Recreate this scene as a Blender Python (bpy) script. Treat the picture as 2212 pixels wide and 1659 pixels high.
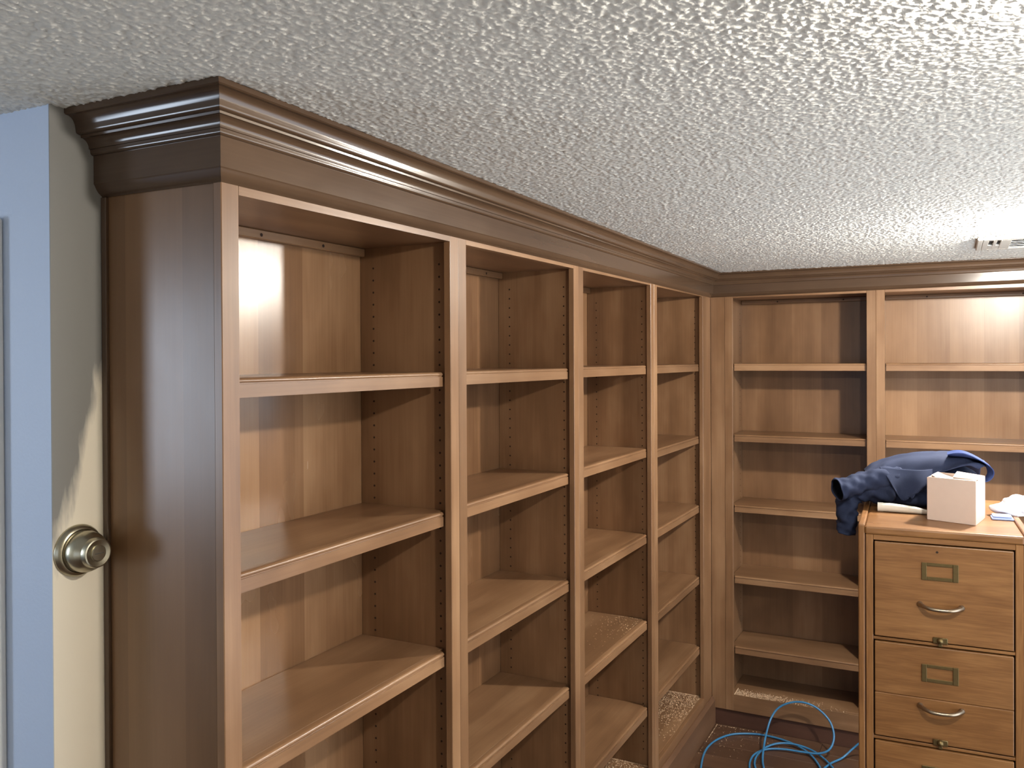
import bpy, bmesh, math, random
import numpy as np
from mathutils import Vector, Matrix

for o in list(bpy.data.objects): bpy.data.objects.remove(o)
scene = bpy.context.scene
COL = scene.collection
random.seed(7); RNG = np.random.default_rng(11)

# ------------------------------------------------------------------ camera
CAM = (1.1628, -1.1085, 1.9702)
YAW, PITCH, ROLL = map(math.radians, (-26.5396, -0.3442, -0.274))
FPX = 1831.33
fw = Vector((math.sin(YAW)*math.cos(PITCH), math.cos(YAW)*math.cos(PITCH), math.sin(PITCH)))
rt = Vector((math.cos(YAW), -math.sin(YAW), 0)); up = rt.cross(fw)
rt2 = rt*math.cos(ROLL) + up*math.sin(ROLL); up2 = -rt*math.sin(ROLL) + up*math.cos(ROLL)
cam_d = bpy.data.cameras.new('camera'); cam = bpy.data.objects.new('camera', cam_d); COL.objects.link(cam)
m = Matrix((rt2, up2, -fw)).transposed().to_4x4(); m.translation = CAM
cam.matrix_world = m
cam_d.sensor_fit = 'HORIZONTAL'; cam_d.sensor_width = 36; cam_d.lens = FPX/2212*36
cam_d.shift_x = -34.35/2212; cam_d.shift_y = -40.79/2212
cam_d.clip_start = 0.02
scene.camera = cam

# ------------------------------------------------------------------ world, exposure, daylight
w = bpy.data.worlds.new('world'); scene.world = w; w.use_nodes = True
w.node_tree.nodes['Background'].inputs[0].default_value = (0.62, 0.76, 1.0, 1)
w.node_tree.nodes['Background'].inputs[1].default_value = 0.6
vs = scene.view_settings
vs.view_transform = 'Standard'; vs.look = 'None'; vs.gamma = 1; vs.use_curve_mapping = False
vs.exposure = 0.16

LAMP_W = 116.0      # bulb of each ceiling light
DAY_W = 31.0       # daylight through the hall window
DAY2_W = 3.5      # daylight through the window behind the camera
LAMP_K = (1.0, 0.44); LAMP_COL = (1.0, 0.94, 0.84, 1)
LAMPS = [(1.47, 2.13), (1.43, 0.05)]
WIN1 = (-2.59, -2.20, 1.80, 0.70, 1.05)    # x, centre y, centre z, width, height
DAY3_W = 40.0      # daylight through the low glass door in the right wall
WIN3 = (2.19, 1.70, 1.28, 2.9, 1.65)       # x, centre y, centre z, width, height
WIN2 = (0.55, -3.19, 1.45, 1.8, 1.2)       # centre x, y, centre z, width, height

def area(name, loc, target, sx, sy, power, col):
    l = bpy.data.lights.new(name, 'AREA'); l.shape = 'RECTANGLE'; l.size = sx; l.size_y = sy
    l.energy = power; l.color = col
    o = bpy.data.objects.new(name, l); COL.objects.link(o); o.location = loc
    o.rotation_euler = (Vector(target)-Vector(loc)).to_track_quat('-Z', 'Y').to_euler()
    return o
area('daylight_hall_window', (WIN1[0]+0.03, WIN1[1], WIN1[2]), (0, WIN1[1], WIN1[2]), WIN1[3], WIN1[4], DAY_W, (0.72, 0.84, 1.0))
area('daylight_front_window', (WIN2[0], WIN2[1]+0.03, WIN2[2]), (WIN2[0], 0, WIN2[2]), WIN2[3], WIN2[4], DAY2_W, (0.86, 0.92, 1.0))
area('daylight_glass_door', (WIN3[0]-0.03, WIN3[1], WIN3[2]), (0, WIN3[1], WIN3[2]), WIN3[3], WIN3[4], DAY3_W, (0.84, 0.92, 1.0))

# ------------------------------------------------------------------ constants of the place
D = 0.3147; Y2 = 3.4291; XEND = 1.665; YWALL = 3.75
def zceil(y): return 2.4427 - 0.0046*max(y, -0.2)
def zbl(y): return 2.2900 + 0.0035*y          # underside of the frieze, side run
ZB2 = 2.3130

# ------------------------------------------------------------------ node helpers
def newmat(name):
    mt = bpy.data.materials.new(name); mt.use_nodes = True
    nt = mt.node_tree; b = nt.nodes['Principled BSDF']
    return mt, nt, b
def N(nt, t, **kw):
    n = nt.nodes.new(t)
    for k, v in kw.items():
        if k.startswith('i_'):
            n.inputs[int(k[2:]) if k[2:].isdigit() else k[2:]].default_value = v
        else: setattr(n, k, v)
    return n
def srgb(r, g, b):
    f = lambda c: (c/255/12.92) if c/255 <= 0.04045 else ((c/255+0.055)/1.055)**2.4
    return (f(r), f(g), f(b), 1)
def plain(name, col, rough=0.5, metal=0.0, bump=0.0, bscale=60.0, var=0.06, spec=0.5):
    mt, nt, b = newmat(name)
    tc = N(nt, 'ShaderNodeTexCoord')
    n = N(nt, 'ShaderNodeTexNoise'); n.inputs['Scale'].default_value = bscale; n.inputs['Detail'].default_value = 4
    nt.links.new(tc.outputs['Object'], n.inputs['Vector'])
    hs = N(nt, 'ShaderNodeHueSaturation'); hs.inputs['Color'].default_value = col
    mr = N(nt, 'ShaderNodeMapRange'); mr.inputs['To Min'].default_value = 1-var; mr.inputs['To Max'].default_value = 1+var
    nt.links.new(n.outputs['Fac'], mr.inputs['Value']); nt.links.new(mr.outputs[0], hs.inputs['Value'])
    nt.links.new(hs.outputs[0], b.inputs['Base Color'])
    b.inputs['Roughness'].default_value = rough; b.inputs['Metallic'].default_value = metal
    b.inputs['Specular IOR Level'].default_value = spec
    if bump:
        bp = N(nt, 'ShaderNodeBump'); bp.inputs['Strength'].default_value = bump; bp.inputs['Distance'].default_value = 0.002
        nt.links.new(n.outputs['Fac'], bp.inputs['Height']); nt.links.new(bp.outputs[0], b.inputs['Normal'])
    return mt
def wood(name, axis, dark, mid, light, rough=0.32, bands=None, across=10.0, along=0.8, vary=0.10, fine=0.28, warp=0.0):
    """stained timber: grain runs along axis (0,1,2); bands = axis across which veneer strips change tone"""
    mt, nt, b = newmat(name); L = nt.links.new
    tc = N(nt, 'ShaderNodeTexCoord'); oi = N(nt, 'ShaderNodeObjectInfo')
    ml = N(nt, 'ShaderNodeMath', operation='MULTIPLY'); ml.inputs[1].default_value = 37.0
    L(oi.outputs['Random'], ml.inputs[0])
    ad = N(nt, 'ShaderNodeVectorMath', operation='ADD'); L(tc.outputs['Object'], ad.inputs[0]); L(ml.outputs[0], ad.inputs[1])
    def noise(ac, al, detail, rgh=0.55, dist=0.0):
        mp = N(nt, 'ShaderNodeMapping'); s = [ac, ac, ac]; s[axis] = al
        mp.inputs['Scale'].default_value = s; L(ad.outputs[0], mp.inputs['Vector'])
        n = N(nt, 'ShaderNodeTexNoise'); n.inputs['Scale'].default_value = 1.0
        n.inputs['Detail'].default_value = detail; n.inputs['Roughness'].default_value = rgh; n.inputs['Distortion'].default_value = dist
        L(mp.outputs[0], n.inputs['Vector']); return n.outputs['Fac']
    g1 = noise(across, along, 3, 0.5, warp)           # broad figure
    g2 = noise(across*14, along*5, 2, 0.6)         # pores
    g3 = noise(5.0, 2.4, 3, 0.6)                  # blotching of the stain
    def mix(a, fa, bb, fb):
        x = N(nt, 'ShaderNodeMath', operation='MULTIPLY'); L(a, x.inputs[0]); x.inputs[1].default_value = fa
        y = N(nt, 'ShaderNodeMath', operation='MULTIPLY_ADD'); L(bb, y.inputs[0]); y.inputs[1].default_value = fb; L(x.outputs[0], y.inputs[2])
        return y.outputs[0]
    s = mix(g1, 0.5, g2, fine*0.5); s = mix(s, 1.0, g3, 0.5-fine*0.15)
    if bands is not None:
        mp = N(nt, 'ShaderNodeMapping'); sc = [0.0, 0.0, 0.0]; sc[bands] = 6.5; mp.inputs['Scale'].default_value = sc
        L(ad.outputs[0], mp.inputs['Vector'])
        sn = N(nt, 'ShaderNodeVectorMath', operation='FLOOR'); L(mp.outputs[0], sn.inputs[0])
        wn = N(nt, 'ShaderNodeTexWhiteNoise'); L(sn.outputs[0], wn.inputs['Vector'])
        s = mix(s, 0.78, wn.outputs['Value'], 0.22)
    cr = N(nt, 'ShaderNodeValToRGB'); L(s, cr.inputs[0])
    e = cr.color_ramp.elements; e[0].position = 0.28; e[0].color = dark; e[1].position = 0.84; e[1].color = light
    k = e.new(0.54); k.color = mid
    hs = N(nt, 'ShaderNodeHueSaturation'); L(cr.outputs[0], hs.inputs['Color'])
    mr = N(nt, 'ShaderNodeMapRange'); mr.inputs['To Min'].default_value = 1-vary; mr.inputs['To Max'].default_value = 1+vary
    L(oi.outputs['Random'], mr.inputs['Value']); L(mr.outputs[0], hs.inputs['Value'])
    L(hs.outputs[0], b.inputs['Base Color'])
    mr2 = N(nt, 'ShaderNodeMapRange'); mr2.inputs['To Min'].default_value = rough-0.05; mr2.inputs['To Max'].default_value = rough+0.07
    L(g3, mr2.inputs['Value']); L(mr2.outputs[0], b.inputs['Roughness'])
    bp = N(nt, 'ShaderNodeBump'); bp.inputs['Strength'].default_value = 0.05; bp.inputs['Distance'].default_value = 0.001
    L(g2, bp.inputs['Height']); L(bp.outputs[0], b.inputs['Normal'])
    b.inputs['Specular IOR Level'].default_value = 0.5
    return mt

WD, WM, WL = srgb(88, 61, 40), srgb(127, 94, 66), srgb(166, 131, 98)
M = {}
for a, nm in enumerate('xyz'):
    M['w'+nm] = wood('stained_maple_'+nm, a, WD, WM, WL)
    M['d'+nm] = wood('dark_stained_maple_'+nm, a, srgb(64, 48, 36), srgb(81, 62, 47), srgb(98, 77, 59), rough=0.16)
    M['o'+nm] = wood('golden_oak_'+nm, a, srgb(86, 54, 26), srgb(120, 80, 43), srgb(152, 108, 64), rough=0.38, across=22, along=3.0, fine=0.7, vary=0.05, warp=1.6)
M['back_y'] = wood('veneered_back_y', 2, WD, WM, WL, rough=0.25, bands=1)
M['back_x'] = wood('veneered_back_x', 2, WD, WM, WL, rough=0.30, bands=0)
M['end'] = wood('veneered_end', 2, srgb(108, 79, 54), srgb(128, 95, 66), srgb(146, 111, 80), rough=0.30, bands=0)
M['base'] = wood('base_board_stain', 1, srgb(84, 58, 40), srgb(104, 75, 54), srgb(126, 94, 70), rough=0.4)
M['toe'] = wood('toe_kick_stain', 0, srgb(60, 38, 28), srgb(78, 50, 38), srgb(92, 62, 46), rough=0.5)
M['plank'] = wood('walnut_plank', 0, srgb(58, 38, 26), srgb(82, 58, 42), srgb(104, 76, 56), rough=0.42, vary=0.2)
M['hole'] = plain('drilled_hole', srgb(46, 30, 20), 0.9)
M['gap'] = plain('dark_joint', srgb(60, 34, 18), 0.8)
M['blue'] = plain('blue_wall_paint', srgb(196, 211, 235), 0.55, bump=0.15, bscale=160, var=0.02)
M['white'] = plain('white_gloss_paint', srgb(226, 226, 224), 0.35, var=0.02)
M['offwall'] = plain('cream_wall_paint', srgb(222, 214, 198), 0.6, var=0.03)
M['vent'] = plain('white_enamel', srgb(206, 204, 196), 0.45, var=0.02)
M['slot'] = plain('dark_slot', srgb(70, 68, 64), 0.8)
M['nickel'] = plain('brushed_nickel', srgb(176, 170, 150), 0.30, 1.0, var=0.05, bscale=200)
M['brass'] = plain('tarnished_brass', srgb(118, 100, 66), 0.45, 0.9, var=0.15, bscale=120)
M['steel'] = plain('worn_nickel_pull', srgb(160, 145, 125), 0.32, 1.0, var=0.12, bscale=150)
M['card'] = plain('white_cardboard', srgb(222, 200, 186), 0.7, var=0.03)
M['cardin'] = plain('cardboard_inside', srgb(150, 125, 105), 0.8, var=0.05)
M['cloth'] = plain('navy_twill', srgb(45, 53, 78), 0.85, bump=0.25, bscale=900, var=0.10, spec=0.2)
M['cloth_lit'] = plain('lit_navy_twill', srgb(56, 72, 122), 0.8, bump=0.2, bscale=900, var=0.08, spec=0.2)  # same navy cloth in a brighter blue, light on the collar as colour
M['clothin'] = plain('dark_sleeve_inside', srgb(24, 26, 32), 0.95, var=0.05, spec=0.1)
M['paper'] = plain('white_paper', srgb(232, 228, 216), 0.8, bump=0.2, bscale=30, var=0.03)
M['towel'] = plain('white_towel', srgb(236, 236, 240), 0.9, bump=0.4, bscale=300, var=0.04)
M['ltblue'] = plain('pale_blue_cloth', srgb(160, 180, 226), 0.9, bump=0.3, bscale=300, var=0.04)
M['cord'] = plain('blue_rubber', srgb(56, 116, 158), 0.4, var=0.05)
M['dust'] = plain('pale_sawdust', srgb(186, 158, 128), 0.95, var=0.15, bscale=400)
M['glass'] = plain('window_glass', srgb(220, 230, 240), 0.05)

# popcorn ceiling
def ceiling_mat():
    mt, nt, b = newmat('popcorn_ceiling'); L = nt.links.new
    tc = N(nt, 'ShaderNodeTexCoord')
    n = N(nt, 'ShaderNodeTexNoise'); n.inputs['Scale'].default_value = 190; n.inputs['Detail'].default_value = 3
    L(tc.outputs['Object'], n.inputs['Vector'])
    bp = N(nt, 'ShaderNodeBump'); bp.inputs['Strength'].default_value = 0.4; bp.inputs['Distance'].default_value = 0.002
    L(n.outputs['Fac'], bp.inputs['Height']); L(bp.outputs[0], b.inputs['Normal'])
    b.inputs['Base Color'].default_value = srgb(226, 224, 216); b.inputs['Roughness'].default_value = 0.95
    b.inputs['Specular IOR Level'].default_value = 0.1
    return mt
M['popcorn'] = ceiling_mat()
# wall return beside the bookcase: grey above a ragged sloping edge, cream below
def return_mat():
    mt, nt, b = newmat('grey_cream_wall'); L = nt.links.new
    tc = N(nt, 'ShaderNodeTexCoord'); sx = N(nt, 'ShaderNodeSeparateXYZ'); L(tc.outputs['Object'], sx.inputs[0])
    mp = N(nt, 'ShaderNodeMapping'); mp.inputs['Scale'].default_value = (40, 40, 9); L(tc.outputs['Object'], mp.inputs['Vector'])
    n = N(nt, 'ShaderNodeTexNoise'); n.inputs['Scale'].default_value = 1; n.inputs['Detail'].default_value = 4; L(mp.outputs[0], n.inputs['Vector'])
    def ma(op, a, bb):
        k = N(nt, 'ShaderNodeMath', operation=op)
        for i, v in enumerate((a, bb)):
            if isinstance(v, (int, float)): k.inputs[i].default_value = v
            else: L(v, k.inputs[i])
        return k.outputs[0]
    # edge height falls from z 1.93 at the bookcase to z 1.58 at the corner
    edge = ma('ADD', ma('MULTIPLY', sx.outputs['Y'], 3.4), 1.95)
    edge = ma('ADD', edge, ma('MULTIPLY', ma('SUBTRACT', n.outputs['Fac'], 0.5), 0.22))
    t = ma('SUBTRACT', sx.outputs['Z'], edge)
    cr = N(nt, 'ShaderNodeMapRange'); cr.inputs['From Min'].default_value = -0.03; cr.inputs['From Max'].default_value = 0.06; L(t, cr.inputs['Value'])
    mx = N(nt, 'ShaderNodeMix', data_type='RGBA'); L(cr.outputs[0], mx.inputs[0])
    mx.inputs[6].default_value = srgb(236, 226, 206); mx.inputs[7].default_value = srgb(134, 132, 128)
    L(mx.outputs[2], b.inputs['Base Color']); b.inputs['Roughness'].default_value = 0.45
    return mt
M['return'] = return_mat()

# ------------------------------------------------------------------ mesh helpers
class MB:
    """collects geometry for one mesh"""
    def __init__(s): s.v = []; s.f = []
    def add(s, v, f):
        o = len(s.v); s.v += [tuple(p) for p in v]; s.f += [tuple(i+o for i in q) for q in f]; return s
    def hexa(s, c):
        return s.add(c, [(0, 3, 2, 1), (4, 5, 6, 7), (0, 1, 5, 4), (1, 2, 6, 5), (2, 3, 7, 6), (3, 0, 4, 7)])
    def box(s, x0, x1, y0, y1, z0, z1):
        return s.hexa([(x0, y0, z0), (x1, y0, z0), (x1, y1, z0), (x0, y1, z0), (x0, y0, z1), (x1, y0, z1), (x1, y1, z1), (x0, y1, z1)])
    def bbox(s, x0, x1, y0, y1, z0, z1, bev=0.0015, seg=1):
        bm = bmesh.new()
        vv = [bm.verts.new(p) for p in [(x0, y0, z0), (x1, y0, z0), (x1, y1, z0), (x0, y1, z0), (x0, y0, z1), (x1, y0, z1), (x1, y1, z1), (x0, y1, z1)]]
        for q in [(0, 3, 2, 1), (4, 5, 6, 7), (0, 1, 5, 4), (1, 2, 6, 5), (2, 3, 7, 6), (3, 0, 4, 7)]: bm.faces.new([vv[i] for i in q])
        bmesh.ops.bevel(bm, geom=bm.edges[:], offset=bev, segments=seg, affect='EDGES', profile=0.5)
        s.bm(bm); return s
    def bm(s, bm):
        bm.verts.index_update()
        s.add([tuple(v.co) for v in bm.verts], [tuple(v.index for v in f.verts) for f in bm.faces]); bm.free(); return s
    def loft(s, rings, close=False, caps=True, ring_closed=True):
        o = len(s.v); n = len(rings[0])
        for r in rings: s.v += [tuple(p) for p in r]
        R = len(rings)
        for i in range(R if close else R-1):
            a, b = o+i*n, o+((i+1) % R)*n
            for j in range(n if ring_closed else n-1):
                k = (j+1) % n
                s.f.append((a+j, a+k, b+k, b+j))
        if caps and not close and ring_closed:
            s.f.append(tuple(o+j for j in range(n))[::-1]); s.f.append(tuple(o+(R-1)*n+j for j in range(n)))
        return s
    def tube(s, pts, r, n=8, caps=True):
        pts = [Vector(p) for p in pts]; rings = []; prev = None
        for i, p in enumerate(pts):
            t = (pts[min(i+1, len(pts)-1)]-pts[max(i-1, 0)]).normalized()
            if prev is None:
                a = Vector((0, 0, 1)) if abs(t.z) < .9 else Vector((1, 0, 0)); u = t.cross(a).normalized()
            else: u = (prev - t*prev.dot(t)).normalized()
            prev = u; v = t.cross(u); rr = r[i] if isinstance(r, (list, tuple)) else r
            rings.append([p + (u*math.cos(2*math.pi*k/n)+v*math.sin(2*math.pi*k/n))*rr for k in range(n)])
        return s.loft(rings, caps=caps)
    def lathe(s, prof, origin, axis, n=32):
        """prof: (distance along axis, radius)"""
        ax = Vector(axis).normalized(); a = Vector((0, 0, 1)) if abs(ax.z) < .9 else Vector((1, 0, 0))
        u = ax.cross(a).normalized(); v = ax.cross(u); o = Vector(origin)
        return s.loft([[o+ax*d+(u*math.cos(2*math.pi*k/n)+v*math.sin(2*math.pi*k/n))*max(r, 1e-5) for k in range(n)] for d, r in prof])
    def build(s, name, mat, parent=None, smooth=None, local=False):
        me = bpy.data.meshes.new(name)
        vv = s.v
        if parent is not None and not local:
            off = root_of(parent)
            vv = [(x-off[0], y-off[1], z-off[2]) for x, y, z in s.v]
        me.from_pydata(vv, [], s.f)
        me.materials.append(M[mat] if isinstance(mat, str) else mat)
        bm = bmesh.new(); bm.from_mesh(me); bmesh.ops.recalc_face_normals(bm, faces=bm.faces[:]); bm.to_mesh(me); bm.free()
        if smooth is not None:
            me.shade_smooth(); me.set_sharp_from_angle(angle=math.radians(smooth))
        o = bpy.data.objects.new(name, me); COL.objects.link(o)
        if parent is not None: o.parent = parent
        return o
ROOT = {}
def root_of(o):
    while o.parent is not None: o = o.parent
    return tuple(o.location)
def thing(name, loc, label, cat=None, group=None, kind=None, rz=0):
    o = bpy.data.objects.new(name, None); COL.objects.link(o); o.location = loc; o.rotation_euler = (0, 0, rz)
    o.empty_display_size = 0.05
    return tag(o, label, cat, group, kind)
def tag(o, label, cat=None, group=None, kind=None):
    if label: o['label'] = label
    if cat: o['category'] = cat
    if group: o['group'] = group
    if kind: o['kind'] = kind
    return o
def B(x0, x1, y0, y1, z0, z1, bev=0.0015): return MB().bbox(x0, x1, y0, y1, z0, z1, bev)

# ------------------------------------------------------------------ room shell
XW0, XW1, YF = -2.6, 2.2, -3.2
tag(MB().box(-D-0.0022, -D, -0.1076, YWALL+0.1, -0.05, 2.5).build('wall_left', 'return'), 'grey and cream wall return beside the bookcase end', 'wall', kind='structure')
tag(MB().box(XW0, -D-0.0022, -0.1076, 0.0, -0.05, 2.5).build('wall_hall', 'blue'), 'pale blue painted wall left of the bookcase', 'wall', kind='structure')
tag(MB().box(-D, XW1+0.1, YWALL, YWALL+0.1, -0.05, 2.5).build('wall_back', 'offwall'), 'cream wall behind the far bookcases', 'wall', kind='structure')
def wall_with_hole(name, axis, pos, thick, a0, a1, h0, h1, z0, z1, mat, label):
    mb = MB()
    def bx(p0, p1, q0, q1):
        if axis == 'x': mb.box(pos, pos+thick, p0, p1, q0, q1)
        else: mb.box(p0, p1, pos, pos+thick, q0, q1)
    bx(a0, h0, -.05, 2.5); bx(h1, a1, -.05, 2.5); bx(h0, h1, -.05, z0); bx(h0, h1, z1, 2.5)
    return tag(mb.build(name, mat), label, 'wall', kind='structure')
wx, wy, wz, ww, wh = WIN1
wall_with_hole('wall_hall_end', 'x', XW0-0.1, 0.1, YF, 0.0, wy-ww/2, wy+ww/2, wz-wh/2, wz+wh/2, 'blue', 'pale blue hall wall with a window')
w3x, w3y, w3z, w3w, w3h = WIN3
wall_with_hole('wall_right', 'x', XW1, 0.1, YF, YWALL, w3y-w3w/2, w3y+w3w/2, w3z-w3h/2, w3z+w3h/2, 'offwall', 'cream wall on the right side of the room with a glass door')
w2x, w2y, w2z, w2w, w2h = WIN2
wall_with_hole('wall_front', 'y', YF-0.1, 0.1, XW0-0.1, XW1+0.1, w2x-w2w/2, w2x+w2w/2, w2z-w2h/2, w2z+w2h/2, 'offwall', 'cream wall behind the viewer with a window')
def window(name, axis, pos, c, z, wd, ht, label):
    root = thing(name, (pos, c, 0) if axis == 'x' else (c, pos, 0), label, 'window', kind='structure')
    def bx(nm, p0, p1, q0, q1, t, mat):
        mb = MB()
        mb.box(pos-t/2, pos+t/2, p0, p1, q0, q1) if axis == 'x' else mb.box(p0, p1, pos-t/2, pos+t/2, q0, q1)
        return mb.build(nm, mat, root)
    f = 0.045; a, b, z0, z1 = c-wd/2, c+wd/2, z-ht/2, z+ht/2
    bx('window_frame', a, a+f, z0, z1, .05, 'white'); bx('window_frame', b-f, b, z0, z1, .05, 'white')
    bx('window_frame', a+f, b-f, z0, z0+f, .05, 'white'); bx('window_frame', a+f, b-f, z1-f, z1, .05, 'white')
    bx('mullion', c-.015, c+.015, z0+f, z1-f, .04, 'white')
window('window_1', 'x', XW0-0.05, wy, wz, ww, wh, 'white framed hall window letting in blue daylight')
window('window_2', 'y', YF-0.05, w2x, w2z, w2w, w2h, 'white framed window behind the viewer')
window('window_3', 'x', XW1+0.05, w3y, w3z, w3w, w3h, 'white framed glass door in the right wall')

# floor with planks where it shows
fl = tag(MB().box(XW0-.1, XW1+.1, YF-.1, YWALL, -0.08, -0.012).build('floor', 'plank'), 'dark walnut plank floor', 'floor', kind='structure')
MB().box(-D, XW1, YF, 0.9, -0.012, -0.0004).build('floor_boards_front', 'plank', fl)
pw = 0.127; shared = {}
row = 0; y = 0.902
while y < YWALL-0.02:
    x = -0.1 - (row*0.47) % 1.2
    while x < XW1:
        x0, x1 = max(x, -0.1), min(x+1.2, XW1)
        if x1-x0 > 0.05:
            key = round(x1-x0, 3)
            if key not in shared:
                o = B(0, x1-x0-0.0012, 0, pw-0.0012, -0.012, 0, 0.0012).build('plank', 'plank'); shared[key] = o.data
            else:
                o = bpy.data.objects.new('plank', shared[key]); COL.objects.link(o)
            o.parent = fl; o.location = (x0, y, 0)
        x += 1.2
    y += pw; row += 1

# popcorn ceiling: relief is geometry over the seen part, material elsewhere
def build_ceiling():
    x0, x1, y0, y1, st = -0.75, 1.62, -0.5, Y2-0.03, 0.0031
    nx, ny = int((x1-x0)/st)+1, int((y1-y0)/st)+1
    h = np.zeros((ny, nx), np.float32)
    npt = int((x1-x0)*(y1-y0)/(0.0060**2))
    cx = RNG.uniform(0, nx-1, npt); cy = RNG.uniform(0, ny-1, npt)
    rad = RNG.uniform(0.0027, 0.0056, npt)/st; amp = rad*st*RNG.uniform(0.4, 0.72, npt)
    ix0, iy0 = np.floor(cx).astype(int), np.floor(cy).astype(int)
    for dx in range(-2, 4):
        for dy in range(-2, 4):
            ix, iy = ix0+dx, iy0+dy
            ok = (ix >= 0) & (ix < nx) & (iy >= 0) & (iy < ny)
            d2 = ((ix-cx)**2+(iy-cy)**2)/rad**2
            val = amp*np.sqrt(np.clip(1-d2, 0, 1)); ok &= val > 0
            np.maximum.at(h, (iy[ok], ix[ok]), val[ok].astype(np.float32))
    X, Yg = np.meshgrid(x0+np.arange(nx)*st, y0+np.arange(ny)*st)
    Z = 2.4427-0.0046*np.maximum(Yg, -0.2)+0.002-h
    co = np.stack([X, Yg, Z], -1).reshape(-1, 3)
    i = (np.arange(ny-1)[:, None]*nx+np.arange(nx-1)[None]).reshape(-1)
    q = np.stack([i, i+nx, i+nx+1, i+1], 1)
    # flat margin around the relief
    e = len(co); Rr = [(XW0-.1, YF-.1), (XW1+.1, YF-.1), (XW1+.1, YWALL+.1), (XW0-.1, YWALL+.1)]
    I = [(x0, y0), (X.max(), y0), (X.max(), Yg.max()), (x0, Yg.max())]
    ex = [(a, b, zceil(b)+0.002) for a, b in Rr]+[(a, b, zceil(b)+0.002) for a, b in I]
    co = np.concatenate([co, np.array(ex)])
    q = np.concatenate([q, np.array([(e+a, e+4+a, e+4+(a+1) % 4, e+(a+1) % 4) for a in range(4)])])
    me = bpy.data.meshes.new('ceiling')
    me.vertices.add(len(co)); me.vertices.foreach_set('co', co.astype(np.float32).ravel())
    me.loops.add(q.size); me.loops.foreach_set('vertex_index', q.astype(np.int32).ravel())
    me.polygons.add(len(q)); me.polygons.foreach_set('loop_start', np.arange(0, q.size, 4, dtype=np.int32))
    me.update(calc_edges=True); me.validate()
    me.materials.append(M['popcorn']); me.shade_smooth()
    o = bpy.data.objects.new('ceiling', me); COL.objects.link(o)
    return tag(o, 'white popcorn textured ceiling', 'ceiling', kind='structure')
build_ceiling()
tag(MB().box(XW0-.1, XW1+.1, YF-.1, YWALL+.1, 2.47, 2.5).build('roof_slab', 'offwall'), 'slab above the ceiling', 'ceiling', kind='structure')

# door casing on the blue wall
tr = thing('trim_1', (-0.50, -0.1076, 0), 'white door casing on the blue wall at the left edge', 'trim', kind='structure')
B(-0.545, -0.452, -0.1276, -0.1076, 0, 2.245, 0.004).build('casing_leg', 'white', tr)
B(-1.5, -0.545, -0.1276, -0.1076, 2.152, 2.245, 0.004).build('casing_head', 'white', tr)
dr = thing('door_1', (-1.0, -0.1076, 0), 'white door in the casing on the blue wall', 'door', kind='structure')
B(-1.41, -0.545, -0.117, -0.108, 0.01, 2.15, 0.002).build('door_leaf', 'white', dr)

# ------------------------------------------------------------------ crown moulding
def curve(pts, n=4):
    out = []
    for i in range(len(pts)-1):
        p0, p1, p2, p3 = pts[max(i-1, 0)], pts[i], pts[i+1], pts[min(i+2, len(pts)-1)]
        for k in range(n):
            t = k/n
            out.append(tuple(0.5*((2*p1[c])+(-p0[c]+p2[c])*t+(2*p0[c]-5*p1[c]+4*p2[c]-p3[c])*t*t+(-p0[c]+3*p1[c]-3*p2[c]+p3[c])*t**3) for c in (0, 1)))
    return out+[pts[-1]]
zt = lambda z: (z-2.29)/0.1495
FR = [(0.0, 2.290), (0.0015, 2.2915)]+curve([(0.004, 2.2935), (0.009, 2.2975), (0.0135, 2.3035), (0.0175, 2.311)])+[(0.0189, 2.3125), (0.0189, 2.3655), (0.0, 2.3655)]
CR = [(0.0, 2.3655), (0.0195, 2.3655)]+curve([(0.0225, 2.3662), (0.0252, 2.369), (0.0258, 2.373)])+[(0.0262, 2.3762)] \
     + curve([(0.0288, 2.3768), (0.0300, 2.384), (0.0345, 2.3905), (0.0405, 2.3940)])+[(0.0450, 2.3945), (0.0458, 2.3985)] \
     + curve([(0.0490, 2.3990), (0.0545, 2.4015), (0.0560, 2.4090), (0.0575, 2.4165), (0.0625, 2.4255), (0.0700, 2.4300)])+[(0.0762, 2.4305), (0.0788, 2.4325), (0.0788, 2.4420), (0.0, 2.4420)]
def trim_run(name, label, stations, mats, loc):
    """stations: list of (function p -> (x,y), z_bottom, z_top)"""
    root = thing(name, loc, label, 'crown moulding', kind='structure')
    for nm, prof, mat in (('frieze_board', FR, mats[0]), ('crown_profile', CR, mats[1])):
        rings = []
        for fn, za, zb in stations:
            rings.append([(*fn(p), za+(zb-za)*zt(z)) for p, z in prof])
        MB().loft(rings).build(nm, mat, root, smooth=28)
zc0 = zceil(0)-0.0015; zc1 = 2.4265
trim_run('trim_2', 'dark stained crown moulding return over the bookcase end panel',
         [(lambda p: (-D+0.0005, -p), zbl(0), zc0), (lambda p: (p, -p), zbl(0), zc0)], ('dx', 'dx'), (-D/2, 0, zbl(0)))
trim_run('trim_3', 'long brown crown moulding running over the left bookcases',
         [(lambda p: (p, -p+0.0004), zbl(0), zc0), (lambda p: (p, Y2-p), zbl(Y2), zc1)], ('dy', 'dy'), (0, Y2/2, zbl(0)))
trim_run('trim_4', 'dark crown moulding running over the far bookcases',
         [(lambda p: (p, Y2-p), zbl(Y2), zc1), (lambda p: (XEND+0.0, Y2-p), ZB2+0.002, zc1+0.002)], ('dx', 'dx'), (0.8, Y2, ZB2))

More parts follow.
